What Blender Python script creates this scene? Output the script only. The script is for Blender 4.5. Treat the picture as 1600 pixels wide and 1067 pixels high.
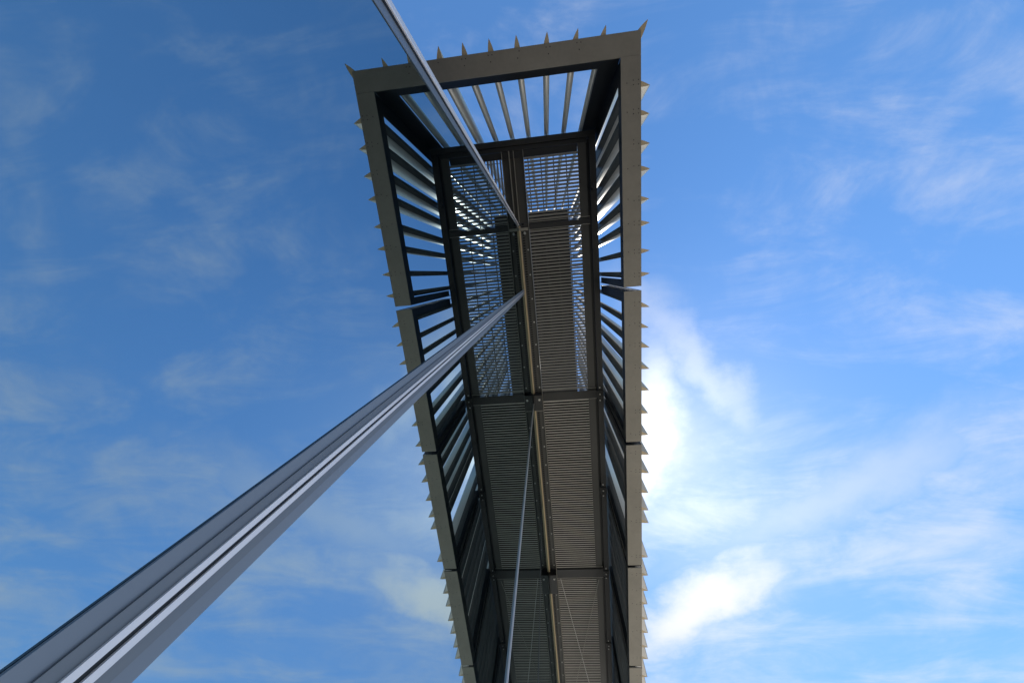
import bpy, bmesh, math, random
from mathutils import Vector, Matrix
random.seed(7)
scene = bpy.context.scene
for o in list(bpy.data.objects):
    bpy.data.objects.remove(o)
C = scene.collection
EYE = 1.6                                   # camera height above the paving

# ------------------------------------------------------------------ camera
cam_d = bpy.data.cameras.new('camera'); cam = bpy.data.objects.new('camera', cam_d); C.objects.link(cam)
F_PX = 503.09; W_PX = 1600.0
cam_d.sensor_width = 36.0; cam_d.lens = F_PX / W_PX * 36.0
cam_d.shift_x = (800.0 - 824.49) / W_PX; cam_d.shift_y = (553.56 - 533.5) / W_PX
cam_d.clip_start = 0.02; cam_d.clip_end = 2000
Q = Matrix.Rotation(Vector((0.2459, 0.0675, -0.0792)).length, 3, Vector((0.2459, 0.0675, -0.0792)).normalized())
cols = [Q.transposed() @ Vector((1, 0, 0)), Q.transposed() @ Vector((0, -1, 0)), Q.transposed() @ Vector((0, 0, -1))]
R3 = Matrix((cols[0], cols[1], cols[2])).transposed()
cam.matrix_world = Matrix.Translation((0.6173, 0, EYE)) @ R3.to_4x4()
scene.camera = cam

# ------------------------------------------------------------------ sun, sky, exposure
SUN = Vector((0.345, 0.60, 1.0)).normalized()
sun_el = math.asin(SUN.z); sun_az = math.atan2(SUN.x, SUN.y)
sd = bpy.data.lights.new('sun', 'SUN'); sd.energy = 4.5; sd.angle = math.radians(0.5); sd.color = (1.0, 0.95, 0.86)
sun = bpy.data.objects.new('sun', sd); C.objects.link(sun)
sun.rotation_euler = SUN.to_track_quat('Z', 'Y').to_euler(); sun.location = (0, 0, 40)
scene.view_settings.view_transform = 'Standard'; scene.view_settings.look = 'None'
scene.view_settings.exposure = 0.7; scene.view_settings.gamma = 1.0
scene.view_settings.use_curve_mapping = False

SKYTINT = (0.66, 1.03, 1.27, 1)

class NT:
    """small helper to write node trees tersely"""
    def __init__(s, tree): s.t = tree; s.n = tree.nodes; s.l = tree.links
    def node(s, kind, **kw):
        n = s.n.new(kind)
        for k, v in kw.items(): setattr(n, k, v)
        return n
    def put(s, sock, v):
        if hasattr(v, 'is_linked'): s.l.new(v, sock)
        else: sock.default_value = v
    def math(s, op, a, b=None, c=None, clamp=False):
        n = s.node('ShaderNodeMath', operation=op, use_clamp=clamp)
        for i, v in enumerate((a, b, c)):
            if v is not None: s.put(n.inputs[i], v)
        return n.outputs[0]
    def vmath(s, op, a, b=None, scale=None):
        n = s.node('ShaderNodeVectorMath', operation=op)
        s.put(n.inputs[0], a)
        if b is not None: s.put(n.inputs[1], b)
        if scale is not None: s.put(n.inputs['Scale'], scale)
        return n
    def mix(s, f, a, b, blend='MIX'):
        n = s.node('ShaderNodeMix', data_type='RGBA', blend_type=blend)
        s.put(n.inputs[0], f); s.put(n.inputs[6], a); s.put(n.inputs[7], b)
        return n.outputs[2]
    def noise(s, vec, scale, detail=4, rough=0.55, dist=0.0):
        n = s.node('ShaderNodeTexNoise'); s.put(n.inputs['Vector'], vec)
        n.inputs['Scale'].default_value = scale; n.inputs['Detail'].default_value = detail
        n.inputs['Roughness'].default_value = rough; n.inputs['Distortion'].default_value = dist
        return n.outputs['Fac']
    def ramp(s, v, lo, hi):
        n = s.node('ShaderNodeMapRange', interpolation_type='SMOOTHSTEP')
        s.put(n.inputs[0], v); n.inputs[1].default_value = lo; n.inputs[2].default_value = hi
        return n.outputs[0]

world = bpy.data.worlds.new('World'); scene.world = world; world.use_nodes = True
nt = NT(world.node_tree); nt.n.clear()
sky = nt.node('ShaderNodeTexSky', sky_type='NISHITA', sun_disc=False, sun_elevation=sun_el, sun_rotation=sun_az)
sky.air_density = 1.0; sky.dust_density = 0.15; sky.ozone_density = 2.6; sky.altitude = 200
geo = nt.node('ShaderNodeTexCoord')
d = nt.vmath('NORMALIZE', geo.outputs['Generated']).outputs[0]
sep = nt.node('ShaderNodeSeparateXYZ'); nt.put(sep.inputs[0], d)
zc = nt.math('MAXIMUM', sep.outputs[2], 0.08)
px = nt.math('DIVIDE', sep.outputs[0], zc); py = nt.math('DIVIDE', sep.outputs[1], zc)
comb = nt.node('ShaderNodeCombineXYZ'); nt.put(comb.inputs[0], px); nt.put(comb.inputs[1], py)
P = comb.outputs[0]                          # the cloud layer seen as a flat sheet overhead
wn = nt.node('ShaderNodeTexNoise'); nt.put(wn.inputs['Vector'], P)
wn.inputs['Scale'].default_value = 4.5; wn.inputs['Detail'].default_value = 9; wn.inputs['Roughness'].default_value = 0.62
PW = nt.vmath('ADD', P, nt.vmath('MULTIPLY', nt.vmath('SUBTRACT', wn.outputs['Color'], (0.5, 0.5, 0.5)).outputs[0], (0.24, 0.24, 0)).outputs[0]).outputs[0]
rotm = nt.node('ShaderNodeMapping'); nt.put(rotm.inputs[0], P)
rotm.inputs['Rotation'].default_value = (0, 0, math.radians(-38)); rotm.inputs['Scale'].default_value = (1.0, 2.8, 1)
rotm.inputs['Location'].default_value = (3.1, 1.7, 0)
streak = nt.noise(rotm.outputs[0], 1.6, 9, 0.62, 0.6)
puff = nt.noise(P, 2.6, 8, 0.6, 0.4)
base = nt.noise(P, 0.8, 3, 0.5)
cosang = nt.vmath('DOT_PRODUCT', d, tuple(SUN)).outputs[1]
ang = nt.math('ARCCOSINE', nt.math('MINIMUM', cosang, 0.99999))
cov = nt.math('ADD', nt.math('MULTIPLY', streak, 0.5), nt.math('ADD', nt.math('MULTIPLY', puff, 0.3), nt.math('MULTIPLY', base, 0.3)))
veil = nt.math('MULTIPLY', nt.math('MULTIPLY', nt.ramp(py, -0.5, 1.2), nt.ramp(px, -0.6, 0.6)), 0.11)                # the veil thickens towards the sunny horizon
mask = nt.math('MULTIPLY', nt.ramp(nt.math('ADD', cov, veil), 0.55, 0.84), 0.62)
def bank(cx, cy, hx, hy, deg, soft):
    """one bank of cloud, its edge torn by noise"""
    mp = nt.node('ShaderNodeMapping', vector_type='TEXTURE'); nt.put(mp.inputs[0], PW)
    mp.inputs['Location'].default_value = (cx, cy, 0); mp.inputs['Rotation'].default_value = (0, 0, math.radians(deg))
    mp.inputs['Scale'].default_value = (hx, hy, 1)
    r = nt.vmath('LENGTH', mp.outputs[0]).outputs[1]
    r = nt.math('ADD', r, nt.math('MULTIPLY', nt.math('SUBTRACT', puff, 0.5), 1.3))
    r = nt.math('ADD', r, nt.math('MULTIPLY', nt.math('SUBTRACT', streak, 0.5), 1.1))
    return nt.math('SUBTRACT', 1.0, nt.ramp(r, 1.0 - soft, 1.0 + soft))
banks = nt.math('MAXIMUM', bank(0.50, 1.31, 0.34, 0.12, -42, 0.75), nt.math('MULTIPLY', bank(0.275, 0.60, 0.075, 0.30, 6, 1.1), 0.9))
banks = nt.math('MAXIMUM', banks, nt.math('MULTIPLY', bank(0.44, 0.30, 0.26, 0.05, 50, 1.0), 0.42))
banks = nt.math('MAXIMUM', banks, nt.math('MULTIPLY', bank(0.95, 0.80, 0.40, 0.10, -30, 1.0), 0.4))
mask = nt.math('MAXIMUM', mask, banks)
aur = nt.math('POWER', 2.718, nt.math('MULTIPLY', ang, -5.0))           # forward scattering round the sun
lum = nt.math('ADD', 4.3, nt.math('MULTIPLY', aur, 5.0))
ccol = nt.vmath('SCALE', (0.98, 1.0, 1.04), scale=lum).outputs[0]
tint = nt.mix(1.0, sky.outputs[0], nt.mix(nt.math('POWER', 2.718, nt.math('MULTIPLY', ang, -4.0)), SKYTINT, (0.95, 0.95, 0.98, 1)), 'MULTIPLY')
hz = nt.ramp(sep.outputs[2], 0.15, 0.95)
tint = nt.mix(hz, nt.mix(1.0, tint, (0.86, 0.74, 0.70, 1), 'MULTIPLY'), tint)
skyc = nt.mix(nt.math('MULTIPLY', mask, 0.95), tint, ccol)
glow = nt.vmath('SCALE', (1.0, 0.98, 0.95), scale=nt.math('MULTIPLY', nt.math('POWER', 2.718, nt.math('MULTIPLY', ang, -6.5)), 1.7)).outputs[0]
skyc = nt.vmath('ADD', skyc, glow).outputs[0]
bg = nt.node('ShaderNodeBackground'); nt.put(bg.inputs[0], skyc); bg.inputs[1].default_value = 0.125
out = nt.node('ShaderNodeOutputWorld'); nt.l.new(bg.outputs[0], out.inputs[0])

# ------------------------------------------------------------------ materials
def paint(name, col, rough=0.5, metal=0.0, var=0.25, scale=3.0, spec=0.5, stretch=(1, 1, 1), bump=0.0, rvar=0.12):
    m = bpy.data.materials.new(name); m.use_nodes = True; t = NT(m.node_tree); t.n.clear()
    co = t.node('ShaderNodeTexCoord'); mp = t.node('ShaderNodeMapping'); t.put(mp.inputs[0], co.outputs['Object'])
    mp.inputs['Scale'].default_value = stretch
    oi = t.node('ShaderNodeObjectInfo')
    off = t.vmath('ADD', mp.outputs[0], t.vmath('SCALE', (11.0, 7.0, 5.0), scale=oi.outputs['Random']).outputs[0]).outputs[0]
    n1 = t.noise(off, scale, 6, 0.6); n2 = t.noise(off, scale * 9, 4, 0.6)
    f = t.math('ADD', t.math('MULTIPLY', n1, 0.7), t.math('MULTIPLY', n2, 0.3))
    v = t.math('ADD', 1.0 - var, t.math('MULTIPLY', f, 2 * var))
    v = t.math('MULTIPLY', v, t.math('ADD', 0.93, t.math('MULTIPLY', oi.outputs['Random'], 0.14)))
    c = t.vmath('SCALE', col, scale=v).outputs[0]
    b = t.node('ShaderNodeBsdfPrincipled'); t.put(b.inputs['Base Color'], c)
    t.put(b.inputs['Roughness'], t.math('ADD', rough - rvar / 2, t.math('MULTIPLY', n2, rvar)))
    b.inputs['Metallic'].default_value = metal; b.inputs['Specular IOR Level'].default_value = spec
    if bump:
        bp = t.node('ShaderNodeBump'); t.put(bp.inputs['Height'], n2); bp.inputs['Strength'].default_value = bump
        bp.inputs['Distance'].default_value = 0.004; t.l.new(bp.outputs[0], b.inputs['Normal'])
    o = t.node('ShaderNodeOutputMaterial'); t.l.new(b.outputs[0], o.inputs[0])
    return m
M = {}
M['frame'] = paint('frame_paint', (0.205, 0.190, 0.160), 0.55, var=0.38, scale=1.6, bump=0.05)
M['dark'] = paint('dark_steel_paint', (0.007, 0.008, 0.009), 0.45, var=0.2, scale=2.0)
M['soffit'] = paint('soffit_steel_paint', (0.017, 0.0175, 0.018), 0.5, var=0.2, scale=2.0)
M['edge'] = paint('flange_paint', (0.24, 0.23, 0.20), 0.5, var=0.2, scale=2.0)
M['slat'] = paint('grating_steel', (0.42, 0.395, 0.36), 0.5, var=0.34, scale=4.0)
M['blade'] = paint('blade_anodised', (0.60, 0.585, 0.555), 0.36, metal=0.5, var=0.10, scale=1.0, stretch=(6, 6, 0.6))
M['alu'] = paint('bright_aluminium', (0.72, 0.67, 0.66), 0.42, metal=0.2, var=0.16, scale=2.0, stretch=(10, 10, 0.5))
M['slate'] = paint('slate_aluminium', (0.135, 0.142, 0.152), 0.45, metal=0.2, var=0.25, scale=2.0, stretch=(10, 10, 0.5))
M['frit'] = paint('blue_grey_frit', (0.165, 0.185, 0.215), 0.35, var=0.08, scale=2.0)
M['gasket'] = paint('black_gasket', (0.012, 0.012, 0.013), 0.6)
M['tan'] = paint('tan_sealant_bar', (0.50, 0.40, 0.25), 0.6, var=0.15, scale=3.0)
M['bolt'] = paint('zinc_bolt', (0.45, 0.44, 0.42), 0.4, metal=0.5)
M['nose'] = paint('blade_nose_shade', (0.085, 0.087, 0.09), 0.35, var=0.15, scale=1.0, stretch=(6, 6, 0.6))  # shade inside the louvres, put into the colour of the blade
M['slat_shaded'] = paint('shaded_grating_steel', (0.20, 0.19, 0.17), 0.5, var=0.3, scale=4.0)  # the same steel, darkened for the weaker light in the first bays
M['tip'] = paint('tan_end_cap', (0.46, 0.375, 0.25), 0.6, var=0.12, scale=6.0)
M['ledge'] = paint('ledge_paint', (0.052, 0.051, 0.047), 0.5, var=0.2, scale=2.0)
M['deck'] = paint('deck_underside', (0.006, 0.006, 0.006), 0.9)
M['bounce_paving'] = paint('bounce_concrete', (0.47, 0.42, 0.345), 0.85, var=0.2, scale=0.6, bump=0.2)  # pale tone chosen for the light it bounces upward
M['low_bounce_ground'] = paint('low_bounce_ground', (0.055, 0.055, 0.057), 0.9, var=0.25, scale=1.5, bump=0.3)  # dark tone so the unseen ground bounces little light

m = bpy.data.materials.new('mirror_coated_glass'); m.use_nodes = True; t = NT(m.node_tree); t.n.clear()
gl = t.node('ShaderNodeBsdfGlossy'); gl.inputs['Roughness'].default_value = 0.0
gl.inputs['Color'].default_value = (0.36, 0.455, 0.495, 1)
df = t.node('ShaderNodeBsdfDiffuse'); df.inputs['Color'].default_value = (0.05, 0.06, 0.065, 1)
co = t.node('ShaderNodeTexCoord')
dust = t.ramp(t.noise(co.outputs['Object'], 1.8, 7, 0.65), 0.45, 0.85)
mx = t.node('ShaderNodeMixShader'); t.put(mx.inputs[0], t.math('ADD', 0.02, t.math('MULTIPLY', dust, 0.05)))
t.l.new(gl.outputs[0], mx.inputs[1]); t.l.new(df.outputs[0], mx.inputs[2])
o = t.node('ShaderNodeOutputMaterial'); t.l.new(mx.outputs[0], o.inputs[0]); M['glass'] = m

# ------------------------------------------------------------------ mesh helpers (z given above the camera, lifted by EYE)
def box(bm, x0, x1, y0, y1, z0, z1):
    vs = [bm.verts.new((x, y, z)) for z in (z0, z1) for y in (y0, y1) for x in (x0, x1)]
    for f in ((0, 2, 3, 1), (4, 5, 7, 6), (0, 1, 5, 4), (1, 3, 7, 5), (3, 2, 6, 7), (2, 0, 4, 6)):
        bm.faces.new([vs[i] for i in f])
def rod(bm, a, b, r, n=8):
    a, b = Vector(a), Vector(b); q = (b - a).to_track_quat('Z', 'Y'); rings = []
    for p in (a, b):
        rings.append([bm.verts.new(p + q @ Vector((r * math.cos(2 * math.pi * i / n), r * math.sin(2 * math.pi * i / n), 0))) for i in range(n)])
    for i in range(n):
        bm.faces.new((rings[0][i], rings[0][(i + 1) % n], rings[1][(i + 1) % n], rings[1][i]))
    bm.faces.new(rings[0][::-1]); bm.faces.new(rings[1])
def mesh_of(name, build, mat, bevel=0.0, smooth=False):
    bm = bmesh.new(); build(bm)
    if bevel: bmesh.ops.bevel(bm, geom=list(bm.edges), offset=bevel, segments=1, affect='EDGES', clamp_overlap=True)
    bmesh.ops.recalc_face_normals(bm, faces=bm.faces)
    me = bpy.data.meshes.new(name); bm.to_mesh(me); bm.free(); me.materials.append(M[mat])
    return me
def put(name, me, parent=None, loc=(0, 0, 0), rz=0.0, label=None):
    ob = bpy.data.objects.new(name, me); C.objects.link(ob); ob.parent = parent
    ob.location = loc; ob.rotation_euler = (0, 0, rz)
    if label: ob['label'] = label
    return ob
def part(name, boxes, mat, parent, bevel=0.0, label=None):
    return put(name, mesh_of(name, lambda bm: [box(bm, *b) for b in boxes], mat, bevel), parent, label=label)
def thing(name, label, cat, loc=(0, 0, 0)):
    e = bpy.data.objects.new(name, None); C.objects.link(e); e.location = loc
    e['label'] = label; e['category'] = cat; return e

# ------------------------------------------------------------------ the ground: unseen, pale and dark areas added to steer bounced light
g = put('ground', mesh_of('ground', lambda bm: box(bm, -400, 400, -400, 400, -0.3, -0.12), 'low_bounce_ground')); g['kind'] = 'structure'
pv = put('bounce_slab', mesh_of('bounce_slab', lambda bm: box(bm, 0.03, 22.0, -0.6, 60.0, -0.12, 0.0), 'bounce_paving', 0.01)); pv['kind'] = 'structure'  # unseen pale slab, added to bounce light onto the frame
pv = put('bounce_slab', mesh_of('bounce_slab', lambda bm: box(bm, -16.0, 22.0, -3.2, -0.604, -0.12, -0.002), 'low_bounce_ground', 0.01)); pv['kind'] = 'structure'  # unseen dark strip, added to weaken the bounce near the end

# ------------------------------------------------------------------ the canopy
XO, XI = 2.290, 1.982                        # lower frame, outer and inner edge
YE, YEI = -3.415, -3.100
ZL, ZW, ZH, ZT = 6.0, 6.22, 8.50, 18.6      # underside, top of lower frame, soffit, top of the blades
GAP = [0.4176 + 3.085 * i for i in range(6)]
canopy = thing('louvred_canopy', 'long charcoal steel canopy ringed with pale upright blades, seen from beneath', 'canopy', (0, 0, EYE))

def airfoil(n=7):
    c, pts = 0.415, []
    def half(s):
        return 0.055 * (math.sqrt(max(0, 1 - ((0.3 - s) / 0.3) ** 2)) if s < 0.3 else 1 - ((s - 0.3) / 0.7) ** 2)
    ss = [0.0, 0.04, 0.12, 0.3, 0.45, 0.6, 0.72, 0.82, 0.92, 1.0]
    up = [(s * c, half(s)) for s in ss]
    return up + [(x, -y) for x, y in up[-2:0:-1]]
def blade_build(z0, z1):
    def f(bm):
        pr = airfoil(); lo = [bm.verts.new((x, y, z0)) for x, y in pr]; hi = [bm.verts.new((x, y, z1)) for x, y in pr]
        n = len(pr)
        for i in range(n):
            fc = bm.faces.new((lo[i], lo[(i + 1) % n], hi[(i + 1) % n], hi[i])); fc.smooth = True
        bm.faces.new(lo[::-1]); bm.faces.new(hi)
        for e in bm.edges:
            if len(e.link_faces) == 2 and e.calc_face_angle(0) > 0.6: e.smooth = False
    return f
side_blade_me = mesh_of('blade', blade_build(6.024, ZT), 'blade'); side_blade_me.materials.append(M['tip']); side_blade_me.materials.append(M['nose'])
for pl in side_blade_me.polygons:             # shade painted on the inner nose of the side blades
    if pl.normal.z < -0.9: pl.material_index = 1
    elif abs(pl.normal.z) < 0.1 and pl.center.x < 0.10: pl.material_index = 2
blade_me = mesh_of('blade', blade_build(6.024, ZT), 'blade'); blade_me.materials.append(M['tip'])
for pl in blade_me.polygons:
    if pl.normal.z < -0.9: pl.material_index = 1
# sharp tip and caps
def blade(parent, base, ang, me=None):
    """base = inner nose of the blade on plan, ang = direction its tip points to"""
    return put('blade', me or blade_me, parent, (base[0], base[1], 0), ang)

def fixings(points):
    def f(bm):
        for x, y in points: rod(bm, (x, y, ZL - 0.004), (x, y, ZL + 0.004), 0.008, 6)
    return f

# side tips read off one by one along the sunny side, in metres along the canopy
TIPS = [[-2.695, -2.308, -1.887, -1.512, -1.055, -0.675, -0.22, 0.171],
        [0.768, 1.149, 1.526, 1.947, 2.381, 2.865, 3.339],
        [3.786, 4.218, 4.69, 5.124, 5.45, 6.361],
        [6.869, 7.311, 7.708, 8.175, 8.595, 9.059, 9.447],
        [10.056, 10.49, 10.93, 11.36, 11.79, 12.22, 12.62],
        [13.10, 13.53, 13.96, 14.39, 14.82, 15.25, 15.65]]
def side_panel(sx, k):
    cut = sx < 0
    y0 = YEI + 0.003 if k == 0 else GAP[k - 1] + 0.038
    y1 = GAP[k] - 0.038 if not cut else -1.30
    a, b = sorted((sx * XI, sx * XO))
    i0, i1 = sorted((sx * XI, sx * (XI + 0.022)))
    o0, o1 = sorted((sx * XO, sx * (XO - 0.012)))
    fr = part('frame_panel', [(a, b, y0, y1, ZL, ZL + 0.02), (o0, o1, y0, y1, ZL + 0.02, ZL + 0.05)], 'frame', canopy)
    bx = [(i0, i1, y0, y1, ZL + 0.02, ZW)]
    pw = 0.14
    lo = y0 + 0.33 if k == 0 else y0
    if k: bx.append((i0, i1, y0, y0 + pw, ZW, ZH))
    bx.append((i0, i1, y1 - pw, y1, ZW, ZH))
    if k: bx.append((min(sx * (XI + .022), sx * XO), max(sx * (XI + .022), sx * XO), y0, y0 + 0.012, ZL + 0.05, ZH + 0.3))
    bx.append((min(sx * (XI + .022), sx * XO), max(sx * (XI + .022), sx * XO), y1 - 0.012, y1, ZL + 0.05, ZH + 0.3))
    part('upright', bx, 'dark', fr)
    pts = []
    n = len(TIPS[k])
    for j, ty in enumerate(TIPS[k]):
        if ty > y1 + 0.05: continue
        f = j / (n - 1)
        turn = (12 - 14 * f) if k == 0 else ((18 - 4 * f) if k == 1 else 17 + random.uniform(-3, 3))
        turn = math.radians(turn)
        by = ty - math.sin(turn) * 0.415
        bx_ = 2.440 + random.uniform(-0.012, 0.01) - math.cos(turn) * 0.415
        ang = turn if sx > 0 else math.pi - turn
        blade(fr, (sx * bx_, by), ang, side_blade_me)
        yc = ty - math.sin(turn) * 0.25
        for dx, dy in ((0.04, -0.03), (0.04, 0.03), (0.12, -0.03), (0.12, 0.03)):
            if random.random() < 0.75 and y0 < yc + dy < y1: pts.append((sx * (XO - dx), yc + dy))
        if random.random() < 0.6: pts.append((sx * (XI + 0.09), yc))
    s = put('screw_heads', mesh_of('screw_heads', fixings(pts), 'dark'), fr); s['kind'] = 'stuff'
    return fr
for sx in (1, -1):
    for k in range(6 if sx > 0 else 1): side_panel(sx, k)

# end panel with its fan of blades
er = part('frame_panel', [(-XO, XO, YE, YEI, ZL, ZL + 0.02), (-XO, XO, YE, YE + 0.012, ZL + 0.02, ZL + 0.05)], 'frame', canopy)
part('upright', [(-XI, XI, YEI - 0.022, YEI, ZL + 0.02, ZW),
                 (1.665, XI, YEI - 0.022, YEI, ZW, ZH + 0.3), (-XI, -1.665, YEI - 0.022, YEI, ZW, ZH + 0.3)], 'dark', er)
for sx in (1, -1):
    i0, i1 = sorted((sx * XI, sx * (XI + 0.022)))
    part('corner_post', [(i0, i1, YEI - 0.022, YEI + 0.25, ZW, ZH + 0.3)], 'dark', er)
ETIPS = [(-1.64, -3.56), (-1.218, -3.585), (-0.833, -3.60), (-0.448, -3.60), (-0.027, -3.60), (0.402, -3.595), (0.883, -3.58), (1.357, -3.565), (1.777, -3.555)]
for (tx, ty), lean in zip(ETIPS, (0, 12, 2, -6, -5, -1, 7, 18, 19)):
    a = -math.pi / 2 + math.radians(lean)
    blade(er, (tx - math.cos(a) * 0.415, ty - math.sin(a) * 0.415), a)
for sx in (1, -1):
    a = -math.pi / 4 - math.radians(8) if sx > 0 else -3 * math.pi / 4 + math.radians(8)
    blade(er, (sx * 2.40 - math.cos(a) * 0.415, -3.55 - math.sin(a) * 0.415), a)
pts = [(x + dx, YE + 0.05 + dy) for x, _ in ETIPS for dx, dy in ((-.03, 0), (.03, 0), (0, .09)) if random.random() < 0.7]
s = put('screw_heads', mesh_of('screw_heads', fixings(pts), 'dark'), er); s['kind'] = 'stuff'

bolt_me = mesh_of('bolt', lambda bm: rod(bm, (0, 0, -0.022), (0, 0, 0.004), 0.02, 8), 'bolt')
# soffit frame: edge beams, ledge plates
for sx in (1, -1):
    YB = 15.85 if sx > 0 else -1.30
    def bb(x0, x1, y0, y1, z0, z1): return (min(sx * x0, sx * x1), max(sx * x0, sx * x1), y0, y1, z0, z1)
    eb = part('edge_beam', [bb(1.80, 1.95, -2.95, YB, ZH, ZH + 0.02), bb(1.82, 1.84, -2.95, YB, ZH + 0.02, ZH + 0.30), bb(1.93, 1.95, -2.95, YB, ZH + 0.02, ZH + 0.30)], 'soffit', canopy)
    part('ledge_plate', [bb(1.54, 1.735, -2.94, YB, ZH + 0.06, ZH + 0.075)], 'ledge', eb)
    part('recess_plate', [bb(1.737, 1.82, -2.94, YB, ZH + 0.14, ZH + 0.15)], 'dark', eb)
    if sx > 0:
        for yj in (3.38, 6.46, 9.56, 12.65):
            jp = part('joint_plate', [(1.76, 1.955, yj - 0.10, yj + 0.10, ZH - 0.03, ZH - 0.003)], 'dark', eb)
            for dy, zz in ((0.0, ZH - 0.03), (0.19, ZH), (-0.19, ZH)): put('bolt', bolt_me, jp, (1.85, yj + dy, zz))
        part('clamp', [(1.80, 1.87, -1.95, -1.80, ZH - 0.06, ZH - 0.003), (1.78, 1.83, -1.90, -1.85, ZH - 0.10, ZH - 0.06)], 'dark', eb, 0.008)
YB = 15.85
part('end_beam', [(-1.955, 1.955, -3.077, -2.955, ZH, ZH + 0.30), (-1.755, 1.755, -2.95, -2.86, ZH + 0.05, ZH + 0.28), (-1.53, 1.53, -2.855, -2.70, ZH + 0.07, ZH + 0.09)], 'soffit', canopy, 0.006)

# cross beams
for y0, y1, full in ((-1.19, -1.07, True), (3.26, 3.50, False), (9.40, 9.73, False), (15.2, 15.5, False)):
    for sx in ((1, -1) if full else (1,)):
        def bb(x0, x1, a, b, z0, z1): return (min(sx * x0, sx * x1), max(sx * x0, sx * x1), a, b, z0, z1)
        ym = (y0 + y1) / 2
        part('cross_beam', [bb(0.262, 1.76, y0, y1, ZH + 0.0, ZH + 0.018), bb(0.262, 1.76, ym - 0.01, ym + 0.01, ZH + 0.018, ZH + 0.2),
                            bb(0.262, 1.76, y0 - 0.03, y0 - 0.01, ZH + 0.02, ZH + 0.05)], 'dark' if y0 > 0 else 'soffit', canopy)
        part('lit_flange_edge', [bb(0.264, 1.76, y1 + 0.002, y1 + 0.014, ZH + 0.0, ZH + 0.02), bb(0.264, 1.76, y0 - 0.06, y0 - 0.045, ZH + 0.03, ZH + 0.045)], 'edge', canopy)  # pale strips stand in for light along the beam flanges

# spine: channel plate, flanges, perforated strip, sealant bar, brackets
YG = -1.20                                    # where the glass wall ends
sp = part('spine_channel', [(-0.25, 0.25, -2.86, YG - 0.05, ZH + 0.13, ZH + 0.15), (0.004, 0.068, YG - 0.045, YB, ZH + 0.12, ZH + 0.135), (0.128, 0.25, YG - 0.045, YB, ZH + 0.12, ZH + 0.135)], 'ledge', canopy)
part('flange', [(0.25, 0.262, -2.85, YB, ZH + 0.005, ZH + 0.17)], 'edge', sp)
part('flange', [(-0.262, -0.25, -2.85, YG - 0.05, ZH + 0.005, ZH + 0.17)], 'edge', sp)
part('flange', [(0.02, 0.035, -2.85, YG - 0.06, ZH + 0.01, ZH + 0.129), (-0.09, -0.07, -2.85, YG - 0.06, ZH + 0.01, ZH + 0.129)], 'edge', sp)
def rungs(bm):
    y = YG
    while y < YB:
        box(bm, 0.068, 0.128, y, y + 0.032, ZH + 0.121, ZH + 0.134); y += 0.064
pf = put('perforated_strip', mesh_of('perforated_strip', rungs, 'ledge'), sp); pf['kind'] = 'stuff'
for i in range(26): put('bolt', bolt_me, sp, (0.19, -0.6 + 0.62 * i, ZH + 0.119))
for y0, y1 in ((3.30, 3.70), (9.52, 10.22), (15.2, 15.7)):
    br = part('spine_bracket', [(0.006, 0.246, y0 - 0.03, y1 + 0.03, ZH - 0.12, ZH + 0.115), (0.006, 0.055, y0 + 0.02, y1 - 0.02, ZH - 0.14, ZH - 0.122)], 'dark', canopy, 0.006)
    put('bolt', mesh_of('bolt', lambda bm: rod(bm, (0.17, y0 + 0.1, ZH - 0.15), (0.17, y0 + 0.1, ZH - 0.115), 0.03, 8), 'bolt'), br)
    part('lip', [(0.06, 0.246, y1 + 0.032, y1 + 0.05, ZH - 0.10, ZH + 0.06)], 'edge', br)
br = part('spine_bracket', [(0.006, 0.235, -1.12, -1.06, ZH - 0.02, ZH + 0.09)], 'edge', canopy)
put('bolt', mesh_of('bolt', lambda bm: rod(bm, (0.14, -1.0, ZH + 0.02), (0.14, -1.0, ZH + 0.119), 0.03, 8), 'bolt'), br)

# gratings: every bar its own part
bar_me = mesh_of('slat', lambda bm: box(bm, 0.27, 1.538, -0.0155, 0.0155, 0.0, 0.005), 'slat')
bar1_me = mesh_of('slat', lambda bm: box(bm, 0.27, 1.538, -0.022, 0.022, 0.0, 0.026), 'slat_shaded')
def grating(y0, y1):
    ys = [0.36, 0.66, 0.96, 1.26]
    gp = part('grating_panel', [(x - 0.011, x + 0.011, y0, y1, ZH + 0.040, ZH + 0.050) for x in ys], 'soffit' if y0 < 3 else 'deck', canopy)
    y = y0 + 0.03
    while y < y1 - 0.02:
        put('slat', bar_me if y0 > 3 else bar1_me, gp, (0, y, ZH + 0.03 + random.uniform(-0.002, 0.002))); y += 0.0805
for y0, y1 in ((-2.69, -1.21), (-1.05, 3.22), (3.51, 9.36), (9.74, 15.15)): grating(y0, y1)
bar2 = mesh_of('slat', lambda bm: box(bm, -0.02, 0.02, -2.69, -1.21, 0.0, 0.02), 'slat_shaded')
gp = part('grating_panel', [(-1.538, -0.27, y - 0.006, y + 0.006, ZH + 0.040, ZH + 0.050) for y in (-2.62, -2.28, -1.94, -1.60, -1.26)], 'soffit', canopy)
x = -0.30
while x > -1.53:
    put('slat', bar2, gp, (x, 0, ZH + 0.03)); x -= 0.077

# what closes the space over the gratings
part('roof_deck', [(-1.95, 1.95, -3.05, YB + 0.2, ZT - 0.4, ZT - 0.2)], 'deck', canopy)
part('dark_backing', [(-0.04, 1.92, 3.52, YB, ZH + 0.32, ZH + 0.34)], 'deck', canopy)  # black sheet added so the gaps between the bars stay dark
part('end_sky_block', [(-1.95, 1.95, YB + 0.02, YB + 0.12, ZH, ZT - 0.41)], 'deck', canopy)  # added to keep the sky from showing beyond the deck

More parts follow.
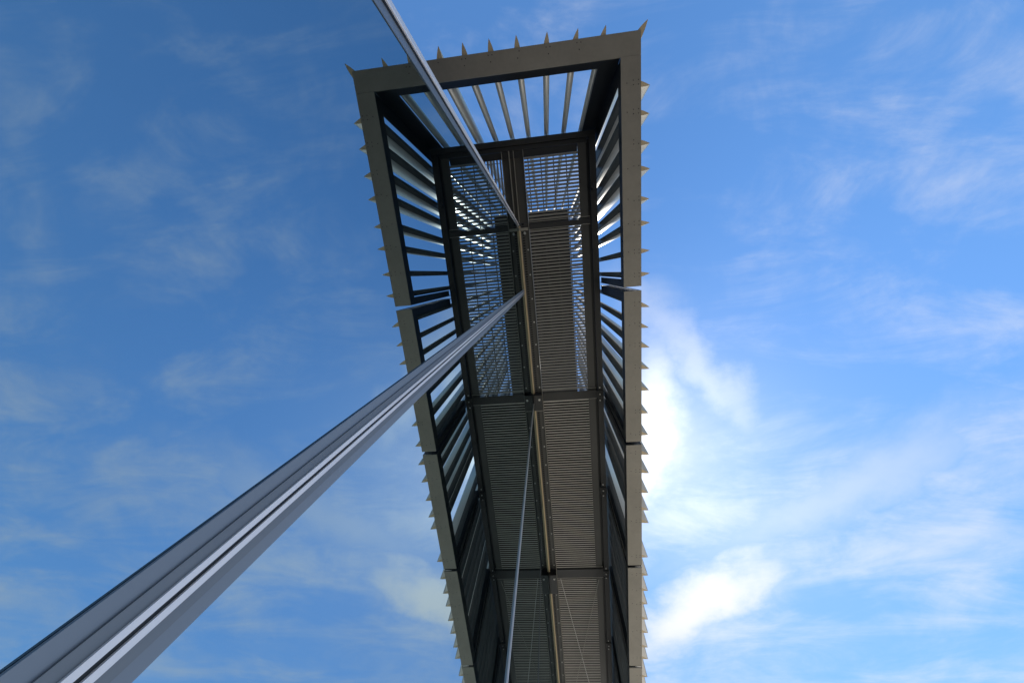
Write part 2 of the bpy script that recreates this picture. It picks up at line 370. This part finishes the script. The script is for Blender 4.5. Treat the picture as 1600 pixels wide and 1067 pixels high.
# crossed tie rods under the farthest bay
put('tie_rod', mesh_of('tie_rod', lambda bm: rod(bm, (0.372, 9.69, ZH - 0.05), (1.25, 15.3, ZH - 0.05), 0.011), 'bolt'), canopy)
put('tie_rod', mesh_of('tie_rod', lambda bm: rod(bm, (1.60, 9.72, ZH - 0.09), (0.45, 15.3, ZH - 0.09), 0.009), 'edge'), canopy)

# ------------------------------------------------------------------ the glass wall
wall = thing('glass_facade', 'mirror-like blue glass curtain wall with slim grey mullions rising to the canopy', 'glass facade', (0, 0, 0))
TOP = ZH + EYE + 0.10
MUL = [0.433 + 3.08 * i for i in range(6)]
def pane(y0, y1):
    return part('pane', [(-0.03, 0.0, y0, y1, -0.1, TOP)], 'glass', wall)
edges = [YG + 0.02] + MUL
for a, b in zip(edges, edges[1:]): pane(a + (0.004 if a > 0 else 0.0), b - 0.004)
for i, y in enumerate(MUL):
    zt = TOP - 0.03
    if i:                                     # slim joints between the wide panes
        mu = part('mullion', [(0.001, 0.016, y - 0.012, y + 0.012, -0.1, zt)] if i == 1 else [(0.001, 0.006, y - 0.008, y + 0.008, -0.1, zt)], 'alu' if i == 1 else 'slate', wall)
        continue
    mu = part('mullion', [(0.001, 0.006, y - 0.066, y - 0.037, -0.1, zt), (0.001, 0.006, y + 0.037, y + 0.066, -0.1, zt)], 'frit', wall)
    part('cover_plate', [(0.001, 0.010, y - 0.037, y - 0.016, -0.1, zt), (0.001, 0.010, y + 0.016, y + 0.037, -0.1, zt)], 'slate', mu)
    part('cap_strip', [(0.001, 0.014, y - 0.016, y - 0.0045, -0.1, zt), (0.001, 0.014, y + 0.0045, y + 0.016, -0.1, zt)], 'alu', mu)
    part('gasket', [(0.001, 0.010, y - 0.0045, y + 0.0045, -0.1, zt)], 'gasket', mu)
mu = part('end_mullion', [(-0.06, 0.022, YG - 0.018, YG + 0.019, -0.1, TOP - 0.03)], 'alu', wall, 0.003)
part('frit_band', [(0.001, 0.005, YG + 0.0195, YG + 0.085, -0.1, TOP - 0.03)], 'frit', mu)
part('gasket', [(0.005, 0.012, YG + 0.0195, YG + 0.030, -0.1, TOP - 0.03)], 'gasket', mu)
part('sealant_bar', [(0.002, 0.043, YG + 0.03, YB, TOP - 0.09, TOP - 0.0)], 'tan', wall, 0.004)
# behind the glass: unseen return wall and roof slab, added to shade the ground
for i in range(5):
    part('pane', [(-0.10 - 3.0 * (i + 1) + 0.03, -0.10 - 3.0 * i, YG - 0.01, YG + 0.02, -0.1, TOP - 0.12)], 'glass', wall)
    part('mullion', [(-0.10 - 3.0 * (i + 1), -0.10 - 3.0 * (i + 1) + 0.028, YG - 0.03, YG + 0.06, -0.1, TOP - 0.12)], 'alu', wall)
part('roof_slab', [(-15.1, -0.06, YG - 0.01, MUL[-1], TOP - 0.11, TOP - 0.02)], 'deck', wall)
